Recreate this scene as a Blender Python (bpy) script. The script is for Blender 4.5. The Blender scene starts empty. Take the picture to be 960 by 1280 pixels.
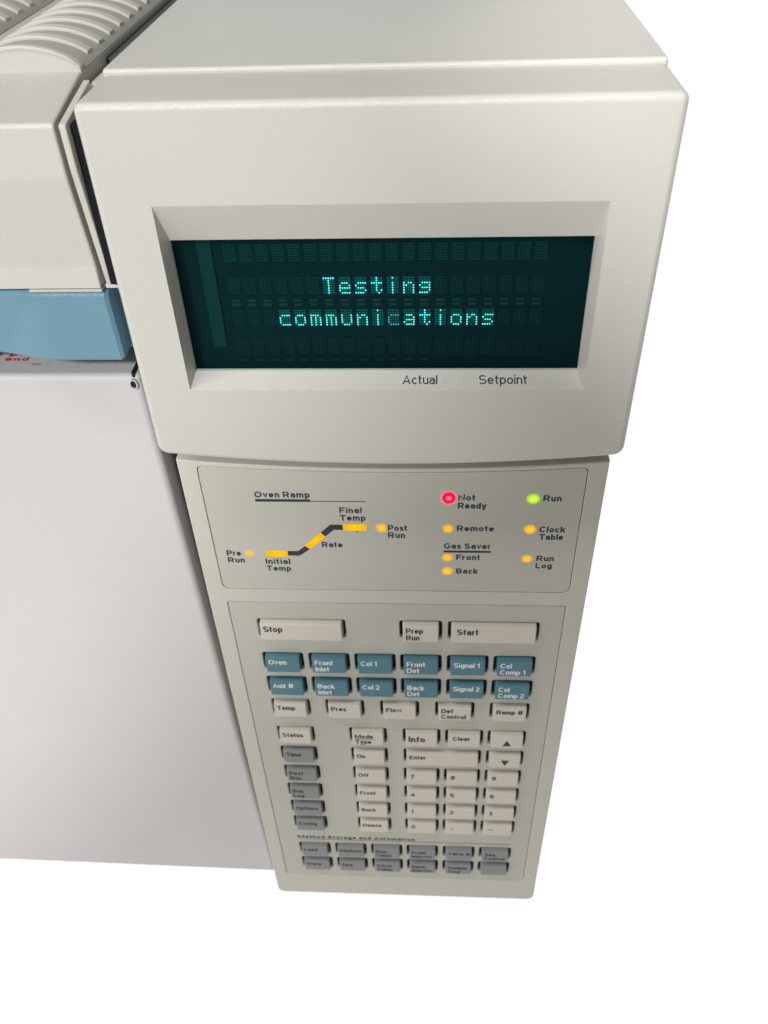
import bpy, bmesh, math, random
from mathutils import Vector, Matrix
from mathutils.geometry import tessellate_polygon

random.seed(4)
SC = bpy.context.scene
MM = 0.001

# ------------------------------------------------------------------ camera
def camera():
    pi, ya, ro = 0.71635681, 0.07520497, -0.04186293
    cy, sy, cp, sp, cr, sr = math.cos(ya), math.sin(ya), math.cos(pi), math.sin(pi), math.cos(ro), math.sin(ro)
    f = Vector((0, cp, -sp)); u = Vector((0, sp, cp)); r = Vector((1, 0, 0))
    r2 = cr * r + sr * u; u2 = -sr * r + cr * u
    Rz = Matrix(((cy, -sy, 0), (sy, cy, 0), (0, 0, 1)))
    R, U, F = Rz @ r2, Rz @ u2, Rz @ f
    cam = bpy.data.cameras.new('camera')
    cam.sensor_fit = 'VERTICAL'; cam.sensor_height = 36.0; cam.lens = 1080.72 / 1280 * 36.0
    cam.clip_start = 0.01; cam.clip_end = 50
    cam.dof.use_dof = True; cam.dof.focus_distance = 0.272; cam.dof.aperture_fstop = 26
    o = bpy.data.objects.new('camera', cam); SC.collection.objects.link(o)
    m = Matrix((R, U, -F)).transposed().to_4x4()
    m.translation = Vector((14.45, -226.77, 485.07)) * MM
    o.matrix_world = m
    SC.camera = o
camera()

# ------------------------------------------------------------------ light
SC.view_settings.view_transform = 'Standard'; SC.view_settings.look = 'None'
SC.view_settings.exposure = 0; SC.view_settings.gamma = 1
SC.render.engine = 'CYCLES'
SC.cycles.use_denoising = True
SC.cycles.max_bounces = 8

def world():
    w = bpy.data.worlds.new('World'); SC.world = w; w.use_nodes = True
    nt = w.node_tree; N = nt.nodes; L = nt.links
    bg = N['Background']
    tc = N.new('ShaderNodeTexCoord'); sx = N.new('ShaderNodeSeparateXYZ')
    L.new(tc.outputs['Generated'], sx.inputs[0])
    # added plain white behind the instrument (+y), a dim room in front of it and above
    a = N.new('ShaderNodeMapRange'); a.interpolation_type = 'SMOOTHSTEP'
    a.inputs['From Min'].default_value = -0.12; a.inputs['From Max'].default_value = 0.08
    L.new(sx.outputs['Y'], a.inputs['Value'])
    b = N.new('ShaderNodeMapRange'); b.interpolation_type = 'SMOOTHSTEP'
    b.inputs['From Min'].default_value = 0.02; b.inputs['From Max'].default_value = 0.35
    b.inputs['To Min'].default_value = 1.0; b.inputs['To Max'].default_value = 0.0
    L.new(sx.outputs['Z'], b.inputs['Value'])
    mu = N.new('ShaderNodeMath'); mu.operation = 'MULTIPLY'
    L.new(a.outputs[0], mu.inputs[0]); L.new(b.outputs[0], mu.inputs[1])
    mx = N.new('ShaderNodeMix'); mx.data_type = 'RGBA'
    up = N.new('ShaderNodeMapRange'); up.interpolation_type = 'SMOOTHSTEP'
    up.inputs['From Min'].default_value = 0.0; up.inputs['From Max'].default_value = 0.55
    L.new(sx.outputs['Z'], up.inputs['Value'])
    dim = N.new('ShaderNodeMix'); dim.data_type = 'RGBA'
    dim.inputs['A'].default_value = (0.56, 0.545, 0.515, 1); dim.inputs['B'].default_value = (0.10, 0.098, 0.094, 1)
    sd = N.new('ShaderNodeMapRange')   # the room is lighter on the left than on the right
    sd.inputs['From Min'].default_value = -1; sd.inputs['From Max'].default_value = 1
    sd.inputs['To Min'].default_value = 1.55; sd.inputs['To Max'].default_value = 0.45
    L.new(sx.outputs['X'], sd.inputs['Value'])
    vs = N.new('ShaderNodeVectorMath'); vs.operation = 'SCALE'
    L.new(up.outputs[0], dim.inputs['Factor']); L.new(dim.outputs['Result'], vs.inputs[0]); L.new(sd.outputs[0], vs.inputs['Scale'])
    L.new(vs.outputs[0], mx.inputs['A'])
    mx.inputs['B'].default_value = (1.05, 1.05, 1.05, 1)
    L.new(mu.outputs[0], mx.inputs['Factor'])
    L.new(mx.outputs['Result'], bg.inputs['Color'])
    bg.inputs['Strength'].default_value = 1.0
world()

def look(o, target):
    d = Vector(target) - o.location
    o.rotation_euler = d.to_track_quat('-Z', 'Y').to_euler()

def area(name, loc, target, sx, sy, power, col=(1, 1, 1), spread=180):
    l = bpy.data.lights.new(name, 'AREA'); l.shape = 'RECTANGLE'; l.size = sx; l.size_y = sy
    l.energy = power; l.color = col; l.spread = math.radians(spread)
    o = bpy.data.objects.new(name, l); SC.collection.objects.link(o); o.location = loc; look(o, target)
    return o

def spot(name, loc, target, power, angle, blend, radius, col=(1, 1, 1)):
    l = bpy.data.lights.new(name, 'SPOT'); l.energy = power; l.spot_size = math.radians(angle); l.spot_blend = blend
    l.shadow_soft_size = radius; l.color = col
    o = bpy.data.objects.new(name, l); SC.collection.objects.link(o); o.location = loc; look(o, target)
    return o

area('ceiling_lamp', (-0.76, -0.42, 2.1), (-0.76, -0.42, 0), 1.3, 0.16, 14, (1, 0.985, 0.95))
spot('shaping_spot_left', (-0.265, -1.123, 1.102), (-0.849, 0, 1.119), 56.6, 104.5, 0.052, 0.055, (1, 0.99, 0.965))  # added spot; its cone edge stands in for a cast shadow
spot('shaping_spot_top', (-0.498, -1.132, 1.413), (0.246, 0, 0.529), 100.5, 17.6, 0.151, 0.03, (1, 0.99, 0.965))  # added spot, brightens the upper right above the shaped shadow
spot('shaping_spot_low', (-0.677, -0.985, 0.770), (-0.083, 0, -0.885), 46.3, 74.7, 1.000, 0.06, (1, 0.975, 0.94))  # added spot, fitted to balance the light lower down

# ------------------------------------------------------------------ materials
def new_mat(name):
    m = bpy.data.materials.new(name); m.use_nodes = True
    return m, m.node_tree, m.node_tree.nodes['Principled BSDF']

def plastic(name, col, rough=0.5, grain=0.0, scale=900, spec=0.4, mottle=0.03, specks=0.0135):
    """moulded plastic or powder coat: fine orange-peel bump, faint mottling of the colour"""
    m, nt, p = new_mat(name); N = nt.nodes; L = nt.links
    p.inputs['Roughness'].default_value = rough
    p.inputs['Specular IOR Level'].default_value = spec
    tc = N.new('ShaderNodeTexCoord')
    n1 = N.new('ShaderNodeTexNoise'); n1.inputs['Scale'].default_value = 22; n1.inputs['Detail'].default_value = 5
    L.new(tc.outputs['Object'], n1.inputs['Vector'])
    rp = N.new('ShaderNodeMix'); rp.data_type = 'RGBA'
    rp.inputs['A'].default_value = tuple(c * (1 - mottle) for c in col) + (1,)
    rp.inputs['B'].default_value = tuple(min(1, c * (1 + mottle)) for c in col) + (1,)
    L.new(n1.outputs['Fac'], rp.inputs['Factor'])
    # sparse specks of dirt
    v = N.new('ShaderNodeTexVoronoi'); v.inputs['Scale'].default_value = 42; v.feature = 'F1'
    L.new(tc.outputs['Object'], v.inputs['Vector'])
    lt = N.new('ShaderNodeMath'); lt.operation = 'LESS_THAN'; lt.inputs[1].default_value = specks
    L.new(v.outputs['Distance'], lt.inputs[0])
    sp = N.new('ShaderNodeMix'); sp.data_type = 'RGBA'; sp.inputs['B'].default_value = (0.16, 0.14, 0.12, 1)
    L.new(rp.outputs['Result'], sp.inputs['A']); L.new(lt.outputs[0], sp.inputs['Factor'])
    L.new(sp.outputs['Result'], p.inputs['Base Color'])
    if grain:
        n2 = N.new('ShaderNodeTexNoise'); n2.inputs['Scale'].default_value = scale; n2.inputs['Detail'].default_value = 3
        L.new(tc.outputs['Object'], n2.inputs['Vector'])
        b = N.new('ShaderNodeBump'); b.inputs['Strength'].default_value = grain; b.inputs['Distance'].default_value = 0.0006
        L.new(n2.outputs['Fac'], b.inputs['Height']); L.new(b.outputs[0], p.inputs['Normal'])
    return m

def flat(name, col, rough=0.5, spec=0.3, emit=None, strength=0):
    m, nt, p = new_mat(name)
    p.inputs['Base Color'].default_value = tuple(col) + (1,)
    p.inputs['Roughness'].default_value = rough; p.inputs['Specular IOR Level'].default_value = spec
    if emit:
        p.inputs['Emission Color'].default_value = tuple(emit) + (1,); p.inputs['Emission Strength'].default_value = strength
    return m

M = {}
M['beige'] = plastic('beige_plastic', (0.60, 0.596, 0.556), 0.28, 0.24, 3000, spec=0.5)
M['plate'] = plastic('beige_plate_plastic', (0.60, 0.585, 0.53), 0.42, 0.25, 2400)
M['sheet'] = plastic('grey_beige_sheet', (0.535, 0.535, 0.475), 0.48, 0.15, 1500)
M['key_beige'] = plastic('key_beige', (0.68, 0.645, 0.575), 0.5, 0.15, 1500, mottle=0.02)
M['key_teal'] = plastic('key_teal', (0.09, 0.225, 0.29), 0.45, 0.15, 1500, mottle=0.02)
M['key_grey'] = plastic('key_grey', (0.27, 0.28, 0.285), 0.5, 0.15, 1500, mottle=0.02)
M['door'] = plastic('light_grey_powder_coat', (0.61, 0.60, 0.608), 0.42, 0.28, 2000, specks=0.0)
M['blue'] = plastic('dusty_blue_plastic', (0.155, 0.30, 0.395), 0.3, 0.3, 2000)
M['vent'] = plastic('vent_groove_shade', (0.43, 0.425, 0.395), 0.65, 0.15, 2000)  # shade of the grooves put into a darker grey
M['gap_shade'] = flat('dark_gap_shade', (0.012, 0.013, 0.02), 0.7, 0.1)  # near-black fill, the gap's shade as a colour
M['frame'] = flat('dark_gap_backing', (0.09, 0.09, 0.095), 0.6)  # dark backing, puts shade into the gaps it closes
M['well'] = flat('key_well_shade', (0.045, 0.043, 0.042), 0.7)
M['ink'] = flat('dark_blue_grey_ink', (0.035, 0.042, 0.062), 0.6)
M['ink_purple'] = flat('purple_ink', (0.075, 0.03, 0.11), 0.6)
M['ink_white'] = flat('white_ink', (0.85, 0.86, 0.84), 0.5)
M['ink_red'] = flat('red_ink', (0.50, 0.05, 0.07), 0.6)
M['sticker'] = plastic('pale_grey_label', (0.62, 0.62, 0.60), 0.4)
M['black'] = flat('black_hole', (0.012, 0.012, 0.016), 0.6)

def lamp_mat(name, core, edge, strength, r):
    """an LED behind a diffusing window: brightest over the chip, falling off to the rim"""
    m, nt, p = new_mat(name); N = nt.nodes; L = nt.links
    tc = N.new('ShaderNodeTexCoord'); vm = N.new('ShaderNodeVectorMath'); vm.operation = 'LENGTH'
    L.new(tc.outputs['Object'], vm.inputs[0])
    mr = N.new('ShaderNodeMapRange'); mr.inputs['From Min'].default_value = r * 0.25; mr.inputs['From Max'].default_value = r
    L.new(vm.outputs['Value'], mr.inputs['Value'])
    mx = N.new('ShaderNodeMix'); mx.data_type = 'RGBA'
    mx.inputs['A'].default_value = core + (1,); mx.inputs['B'].default_value = edge + (1,)
    L.new(mr.outputs[0], mx.inputs['Factor'])
    p.inputs['Base Color'].default_value = tuple(c * 0.06 for c in edge) + (1,); p.inputs['Specular IOR Level'].default_value = 0.03
    L.new(mx.outputs['Result'], p.inputs['Emission Color']); p.inputs['Emission Strength'].default_value = strength
    p.inputs['Roughness'].default_value = 0.35
    return m
M['led_amber'] = lamp_mat('amber_light', (1.0, 0.60, 0.01), (1.0, 0.42, 0.0), 1.0, 0.002)
M['led_bar'] = lamp_mat('amber_bar_light', (1.0, 0.60, 0.0), (1.0, 0.43, 0.0), 1.0, 0.0042)
M['led_red'] = lamp_mat('red_light', (1.0, 0.012, 0.085), (1.0, 0.0, 0.055), 1.0, 0.0025)
M['led_red_chip'] = flat('red_light_chip', (0.05, 0.05, 0.04), 0.4, emit=(1.0, 0.22, 0.34), strength=1.0)
M['led_green'] = lamp_mat('green_light', (0.62, 1.0, 0.03), (0.40, 0.78, 0.0), 1.0, 0.0022)
M['led_chip'] = flat('amber_light_chip', (0.05, 0.05, 0.04), 0.4, emit=(1.0, 0.6, 0.03), strength=1.0)
M['led_chip_green'] = flat('green_light_chip', (0.05, 0.05, 0.04), 0.4, emit=(0.72, 1.0, 0.12), strength=1.0)

def halo_mat(name, col, strength, r0, r1):
    """painted glow round an LED: emission on a disc, fading outwards"""
    m, nt, p = new_mat(name); N = nt.nodes; L = nt.links
    tc = N.new('ShaderNodeTexCoord'); vm = N.new('ShaderNodeVectorMath'); vm.operation = 'LENGTH'
    L.new(tc.outputs['Object'], vm.inputs[0])
    mr = N.new('ShaderNodeMapRange'); mr.interpolation_type = 'SMOOTHSTEP'
    mr.inputs['From Min'].default_value = r0; mr.inputs['From Max'].default_value = r1
    mr.inputs['To Min'].default_value = strength; mr.inputs['To Max'].default_value = 0
    L.new(vm.outputs['Value'], mr.inputs['Value'])
    p.inputs['Base Color'].default_value = (0.535, 0.535, 0.475, 1)
    p.inputs['Emission Color'].default_value = col + (1,)
    L.new(mr.outputs[0], p.inputs['Emission Strength'])
    return m

# display
M['vfd_back'] = flat('display_backing', (0.003, 0.014, 0.018), 0.6, 0.1, emit=(0.0, 0.03, 0.036), strength=0.2)
M['vfd_lit'] = flat('lit_dots', (0.1, 0.6, 0.55), 0.5, emit=(0.10, 0.92, 0.80), strength=2.0)
M['vfd_dimlit'] = flat('half_lit_dots', (0.1, 0.4, 0.4), 0.5, emit=(0.10, 0.60, 0.52), strength=0.85)
M['vfd_glow'] = flat('glowing_cells', (0.02, 0.12, 0.12), 0.5, emit=(0.0, 0.17, 0.16), strength=0.2)
M['vfd_grid'] = flat('unlit_cells', (0.015, 0.07, 0.08), 0.5, emit=(0.002, 0.10, 0.11), strength=0.3)
for q, st in enumerate((0.19, 0.11, 0.08, 0.045)): M['vfd_grid%d' % q] = flat('unlit_cells', (0.006, 0.024, 0.028), 0.5, emit=(0.002, 0.10, 0.11), strength=st)  # display glow put into unlit cells as weak emission, fading by row
M['vfd_bar'] = flat('unlit_bars', (0.008, 0.03, 0.03), 0.5, emit=(0.0, 0.14, 0.13), strength=0.09)
M['vfd_reflection'] = flat('reflected_band', (0.009, 0.034, 0.034), 0.4, emit=(0.0, 0.11, 0.10), strength=0.02)  # painted reflection in the display glass, faintly emissive

def pane_mat():
    m = bpy.data.materials.new('tinted_window'); m.use_nodes = True
    nt = m.node_tree; N = nt.nodes; L = nt.links
    N.remove(N['Principled BSDF'])
    t = N.new('ShaderNodeBsdfTransparent'); t.inputs['Color'].default_value = (0.42, 0.88, 0.88, 1)
    g = N.new('ShaderNodeBsdfGlossy'); g.inputs['Roughness'].default_value = 0.12
    fr = N.new('ShaderNodeFresnel'); fr.inputs['IOR'].default_value = 1.16
    mx = N.new('ShaderNodeMixShader')
    L.new(fr.outputs[0], mx.inputs[0]); L.new(t.outputs[0], mx.inputs[1]); L.new(g.outputs[0], mx.inputs[2])
    L.new(mx.outputs[0], N['Material Output'].inputs[0])
    return m
M['pane'] = pane_mat()

# ------------------------------------------------------------------ mesh helpers (all in millimetres)
ROOT = bpy.data.objects.new('gas_chromatograph', None); SC.collection.objects.link(ROOT)
ROOT.empty_display_size = 0.05
ROOT['label'] = 'beige and grey laboratory instrument with a green dot display, lit indicators and a keypad panel'
ROOT['category'] = 'lab instrument'

def link(name, me, mat, parent=ROOT, label=None, origin=None, smooth=None):
    """origin in mm: moves the object's origin there without moving the mesh; smooth: angle in degrees"""
    if origin is not None:
        me.transform(Matrix.Translation(-Vector(origin) * MM))
    o = bpy.data.objects.new(name, me); SC.collection.objects.link(o)
    for m in (mat if isinstance(mat, (list, tuple)) else [mat]):
        me.materials.append(m)
    o.parent = parent
    if origin is not None:
        base = Vector(parent.get('_o', (0, 0, 0))) if parent else Vector((0, 0, 0))
        o.location = Vector(origin) * MM - base
        o['_o'] = tuple(Vector(origin) * MM)
    if label: o['label'] = label
    if smooth:
        for f in me.polygons: f.use_smooth = True
        bm = bmesh.new(); bm.from_mesh(me)
        for e in bm.edges:
            if len(e.link_faces) == 2 and e.calc_face_angle(0) > math.radians(smooth): e.smooth = False
        bm.to_mesh(me); bm.free()
        w = o.modifiers.new('weighted', 'WEIGHTED_NORMAL'); w.keep_sharp = True; w.weight = 100
    return o

class MB:
    def __init__(s): s.v = []; s.f = []
    def add(s, p): s.v.append(Vector(p) * MM); return len(s.v) - 1
    def face(s, *i): s.f.append(tuple(i))
    def loop(s, pts): return [s.add(p) for p in pts]
    def bridge(s, a, b):
        n = len(a)
        for i in range(n): s.face(a[i], a[(i + 1) % n], b[(i + 1) % n], b[i])
    def cap(s, a, rev=False): s.f.append(tuple(reversed(a)) if rev else tuple(a))
    def quad(s, x0, z0, x1, z1, y):
        s.cap([s.add((x0, y, z0)), s.add((x1, y, z0)), s.add((x1, y, z1)), s.add((x0, y, z1))])
    def box(s, x0, x1, y0, y1, z0, z1):
        a = s.loop([(x0, y0, z0), (x1, y0, z0), (x1, y0, z1), (x0, y0, z1)])
        b = s.loop([(x0, y1, z0), (x1, y1, z0), (x1, y1, z1), (x0, y1, z1)])
        s.cap(a); s.cap(b, True)
        for i in range(4): s.face(a[(i + 1) % 4], a[i], b[i], b[(i + 1) % 4])
    def mesh(s, name='m', merge=True, recalc=True):
        me = bpy.data.meshes.new(name); me.from_pydata([tuple(v) for v in s.v], [], s.f)
        bm = bmesh.new(); bm.from_mesh(me)
        if merge: bmesh.ops.remove_doubles(bm, verts=bm.verts, dist=2e-6)
        if recalc: bmesh.ops.recalc_face_normals(bm, faces=bm.faces)
        bm.to_mesh(me); bm.free()
        return me

def rrect(x0, z0, x1, z1, r, n=5):
    """rounded rectangle, counter-clockwise in (x, z); r: one radius or (bl, br, tr, tl)"""
    if not isinstance(r, (tuple, list)): r = (r,) * 4
    out = []
    for (cx, cz, a0, q) in ((x0 + r[0], z0 + r[0], 180, r[0]), (x1 - r[1], z0 + r[1], 270, r[1]), (x1 - r[2], z1 - r[2], 0, r[2]), (x0 + r[3], z1 - r[3], 90, r[3])):
        if q < 1e-4: out.append((cx, cz)); continue
        for k in range(n + 1):
            a = math.radians(a0 + 90 * k / n); out.append((cx + q * math.cos(a), cz + q * math.sin(a)))
    return out

def inset(poly, d):
    """move a counter-clockwise outline inwards by d"""
    n = len(poly); out = []
    for i in range(n):
        p0, p1, p2 = Vector(poly[i - 1]), Vector(poly[i]), Vector(poly[(i + 1) % n])
        e1, e2 = (p1 - p0).normalized(), (p2 - p1).normalized()
        n1, n2 = Vector((-e1.y, e1.x)), Vector((-e2.y, e2.x))
        m = n1 + n2; m = m / max(0.3, m.dot(n1) if m.length else 1)
        out.append((p1.x + m.x * d, p1.y + m.y * d))
    return out

def tess(mb, loops, y):
    """fill an outline (with holes) lying in the plane y; returns the vertex loops"""
    idx = [mb.loop([(x, y, z) for x, z in L]) for L in loops]
    flatidx = [i for L in idx for i in L]
    for t in tessellate_polygon([[Vector((x, z, 0)) for x, z in L] for L in loops]):
        mb.face(*[flatidx[k] for k in t])
    return idx

def plate(outline, holes, y0, y1, r=0.3, hr=0.3, seg=4):
    """slab from y0 (front) to y1 (back) with rounded front edges, and holes through it"""
    mb = MB()
    loops = [inset(outline, r)] + [inset(h, -hr) for h in holes]
    idx = tess(mb, loops, y0)
    for k, (src, rr, sgn) in enumerate([(outline, r, 1)] + [(h, hr, -1) for h in holes]):
        prev = idx[k]
        for s in range(1, seg + 1):
            a = math.pi / 2 * s / seg
            cur = mb.loop([(x, y0 + rr * (1 - math.cos(a)), z) for x, z in inset(src, sgn * rr * (1 - math.sin(a)))])
            mb.bridge(prev, cur); prev = cur
        back = mb.loop([(x, y1, z) for x, z in src]); mb.bridge(prev, back)
    return mb

def extrude_profile(prof, x0, x1, r=0.6, seg=3):
    """profile (y, z) counter-clockwise seen from +x, swept along x with a small rounded right end (x1)"""
    mb = MB()
    a = mb.loop([(x0, y, z) for y, z in prof]); mb.cap(a)
    b = mb.loop([(x1 - r, y, z) for y, z in prof]); mb.bridge(a, b)
    for s in range(1, seg + 1):
        t = math.pi / 2 * s / seg
        c = mb.loop([(x1 - r + r * math.sin(t), y, z) for y, z in inset(prof, r * (1 - math.cos(t)))]); mb.bridge(b, c); b = c
    mb.cap(b)
    return mb

def fillet(prof, radii, n=6):
    """round the corners of a (y, z) outline"""
    out = []; m = len(prof)
    for i in range(m):
        p, q, s = Vector(prof[i - 1]), Vector(prof[i]), Vector(prof[(i + 1) % m]); r = radii[i]
        if r <= 0: out.append(tuple(q)); continue
        a, b = (p - q).normalized(), (s - q).normalized()
        ang = a.angle(b); d = r / math.tan(ang / 2)
        c = q + (a + b).normalized() * (r / math.sin(ang / 2))
        s0 = q + a * d - c; s1 = q + b * d - c
        t0 = math.atan2(s0.y, s0.x); t1 = math.atan2(s1.y, s1.x)
        dt = (t1 - t0 + math.pi) % (2 * math.pi) - math.pi
        for k in range(n + 1):
            t = t0 + dt * k / n; out.append((c.x + r * math.cos(t), c.y + r * math.sin(t)))
    return out

# ------------------------------------------------------------------ lettering: a wide grotesque drawn with strokes
def arc(cx, cy, rx, ry, a0, a1, n=None):
    n = n or max(4, int(abs(a1 - a0) / 18))
    return [(cx + rx * math.cos(math.radians(a0 + (a1 - a0) * i / n)), cy + ry * math.sin(math.radians(a0 + (a1 - a0) * i / n))) for i in range(n + 1)]

def glyph(c, t):
    """centre-line strokes of a character (cap height 1) and its advance; t: stroke thickness"""
    h = t / 2; T, B, X = 1 - h, h, 0.74 - h; m = 0.5; D = -0.24 + h
    xm = (X + B) / 2; xr = (X - B) / 2
    um, ur = (T + m) / 2, (T - m) / 2; lm, lr = (m + B) / 2, (m - B) / 2
    Lw = 0.66; lx = Lw / 2; lrx = lx - h          # lowercase bowl
    bowl = arc(lx, xm, lrx, xr, 0, 360, 20)
    hump = lambda x0, w: [(x0, X - xr)] + arc(x0 + w / 2, X - xr * 0.85, w / 2, xr * 0.85, 180, 0, 10)[0:] + [(x0 + w, 0)]
    G = {
     'A': ([[(h * 0.9, 0), (0.46, T), (0.92 - h * 0.9, 0)], [(0.2, 0.30), (0.72, 0.30)]], 0.92),
     'B': ([[(h, B), (h, T), (0.5, T)] + arc(0.5, um, 0.28 - h, ur, 90, -90, 8) + [(h, m)], [(h, m), (0.5, m)] + arc(0.5, lm, 0.34 - h, lr, 90, -90, 8) + [(h, B)]], 0.86),
     'C': ([arc(0.47, m, 0.47 - h, m - h, 42, 318, 18)], 0.9),
     'D': ([[(h, B), (h, T), (0.42, T)] + arc(0.42, m, 0.48 - h, m - h, 90, -90, 12) + [(h, B)]], 0.9),
     'E': ([[(0.74, T), (h, T), (h, B), (0.76, B)], [(h, m), (0.68, m)]], 0.76),
     'F': ([[(0.72, T), (h, T), (h, 0)], [(h, m), (0.64, m)]], 0.72),
     'G': ([arc(0.48, m, 0.48 - h, m - h, 42, 322, 18) + [(0.94 - h, 0.45), (0.55, 0.45)]], 0.96),
     'I': ([[(h, 0), (h, 1)]], t),
     'L': ([[(h, 1), (h, B), (0.7, B)]], 0.7),
     'M': ([[(h, 0), (h, 1)], [(1.2 - h, 0), (1.2 - h, 1)], [(h, T), (0.6, 0.2), (1.2 - h, T)]], 1.2),
     'N': ([[(h, 0), (h, T - 0.03), (0.88 - h, B + 0.03), (0.88 - h, 1)]], 0.88),
     'O': ([arc(0.49, m, 0.49 - h, m - h, 0, 360, 24)], 0.98),
     'P': ([[(h, 0), (h, T), (0.48, T)] + arc(0.48, 0.72 - h / 2, 0.34 - h, 0.28 - h / 2, 90, -90, 8) + [(h, 0.44)]], 0.82),
     'R': ([[(h, 0), (h, T), (0.48, T)] + arc(0.48, 0.72 - h / 2, 0.34 - h, 0.28 - h / 2, 90, -90, 8) + [(h, 0.44)], [(0.48, 0.44), (0.84 - h, 0)]], 0.86),
     'S': ([arc(0.42, um, 0.40 - h, ur, 28, 270, 14) + arc(0.42, lm, 0.42 - h, lr, 90, -152, 14)[1:]], 0.84),
     'T': ([[(0, T), (0.84, T)], [(0.42, T), (0.42, 0)]], 0.84),
     'V': ([[(h * 0.8, 1), (0.45, B * 1.2), (0.9 - h * 0.8, 1)]], 0.9),
     'a': ([arc(0.31, X - 0.17, 0.27 - h * 0.3, 0.17, 160, 0, 9) + [(0.62 - h, 0)], [(0.62 - h, 0.46), (0.3, 0.44)] + arc(0.28, 0.22 + h * 0.55, 0.28 - h, 0.22 - h * 0.55, 90, 270, 8) + [(0.42, B), (0.62 - h, 0.24)]], 0.64),
     'b': ([[(h, 0), (h, 1)], bowl], Lw), 'd': ([bowl, [(Lw - h, 0), (Lw - h, 1)]], Lw),
     'c': ([arc(lx, xm, lrx, xr, 42, 318, 14)], 0.6), 'o': ([bowl], Lw),
     'e': ([[(h, xm), (Lw - h, xm)] + arc(lx, xm, lrx, xr, 0, 322, 16)], Lw),
     'f': ([[(0.2, 0), (0.2, 0.74)] + arc(0.2 + 0.2, 0.74, 0.2, T - 0.74, 180, 90, 5), [(0, X), (0.42, X)]], 0.42),
     'g': ([bowl, [(Lw - h, 0.74), (Lw - h, 0.0)] + arc(lx, 0.0, lrx, -D, 0, -150, 8)], Lw),
     'h': ([[(h, 0), (h, 1)], hump(h, 0.6 - t)], 0.6),
     'i': ([[(h, 0), (h, 0.74)], [(h, 0.86), (h, 1.02)]], t),
     'j': ([[(0.1 + h, 0.74), (0.1 + h, -0.1), (0, D)], [(0.1 + h, 0.86), (0.1 + h, 1.02)]], 0.1 + t),
     'k': ([[(h, 0), (h, 1)], [(0.58, 0.74), (h, 0.26)], [(0.26, 0.42), (0.62, 0)]], 0.62),
     'l': ([[(h, 0), (h, 1)]], t),
     'm': ([[(h, 0), (h, 0.74)], hump(h, 0.5 - t * 0.6), hump(h + 0.5 - t * 0.6, 0.5 - t * 0.6)], 1.0 - t * 0.2),
     'n': ([[(h, 0), (h, 0.74)], hump(h, 0.6 - t)], 0.6),
     'p': ([[(h, -0.24), (h, 0.74)], bowl], Lw), 'q': ([bowl, [(Lw - h, -0.24), (Lw - h, 0.74)]], Lw),
     'r': ([[(h, 0), (h, 0.74)], [(h, 0.46)] + arc(0.34, 0.46, 0.34 - h, X - 0.46, 160, 85, 5)], 0.42),
     's': ([arc(0.29, (X + 0.37) / 2, 0.27 - h, (X - 0.37) / 2, 25, 270, 10) + arc(0.29, (B + 0.37) / 2, 0.29 - h, (0.37 - B) / 2, 90, -155, 10)[1:]], 0.58),
     't': ([[(0.17, 0.96), (0.17, 0.24)] + arc(0.17 + 0.17, 0.24, 0.17, 0.24 - B, 180, 275, 5), [(0, X), (0.4, X)]], 0.42),
     'u': ([[(h, 0.74)] + arc(0.3, B + 0.2, 0.3 - h, 0.2, 180, 360, 10) + [(0.6 - h, 0.74)], [(0.6 - h, 0.3), (0.6 - h, 0)]], 0.6),
     'v': ([[(h * 0.7, 0.74), (0.32, B), (0.64 - h * 0.7, 0.74)]], 0.64),
     'w': ([[(h * 0.7, 0.74), (0.29, B), (0.54, 0.70), (0.79, B), (1.08 - h * 0.7, 0.74)]], 1.08),
     'x': ([[(h * 0.8, 0), (0.62 - h * 0.8, 0.74)], [(h * 0.8, 0.74), (0.62 - h * 0.8, 0)]], 0.62),
     'y': ([[(h * 0.7, 0.74), (0.33, 0.06)], [(0.64 - h * 0.7, 0.74), (0.27, -0.16), (0.06, D)]], 0.64),
     '0': ([arc(0.36, m, 0.36 - h, m - h, 0, 360, 20)], 0.72),
     '1': ([[(0.34, 0), (0.34, T), (0.04, 0.74)]], 0.46),
     '2': ([arc(0.36, 0.68, 0.34 - h, 0.32 - h, 165, -35, 10) + [(h, B), (0.72, B)]], 0.72),
     '3': ([arc(0.34, um, 0.31 - h, ur, 155, -90, 10), arc(0.34, lm, 0.36 - h, lr, 90, -155, 10)], 0.72),
     '4': ([[(0.54, 0), (0.54, T), (h, 0.27), (0.76, 0.27)]], 0.76),
     '5': ([[(0.66, T), (0.14, T), (0.1, 0.52)] + arc(0.36, 0.33, 0.36 - h, 0.33 - h, 130, -150, 12)], 0.72),
     '6': ([arc(0.37, 0.32, 0.36 - h, 0.32 - h, 0, 360, 18), [(h, 0.36)] + arc(0.40, 0.5, 0.40 - h, m - h, 180, 50, 8)], 0.73),
     '7': ([[(0, T), (0.7 - h, T), (0.26, 0)]], 0.72),
     '8': ([arc(0.36, um, 0.31 - h, ur, 0, 360, 16), arc(0.36, lm, 0.36 - h, lr, 0, 360, 16)], 0.72),
     '9': ([arc(0.36, 0.68, 0.36 - h, 0.32 - h, 0, 360, 18), [(0.72 - h, 0.64)] + arc(0.33, 0.5, 0.39 - h, m - h, 0, -130, 8)], 0.73),
     '#': ([[(0.26, 0.02), (0.40, 0.98)], [(0.66, 0.02), (0.80, 0.98)], [(0.02, 0.32), (0.98, 0.32)], [(0.08, 0.68), (1.04, 0.68)]], 1.06),
     ' ': ([], 0.34),
    }
    return G[c]

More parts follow.
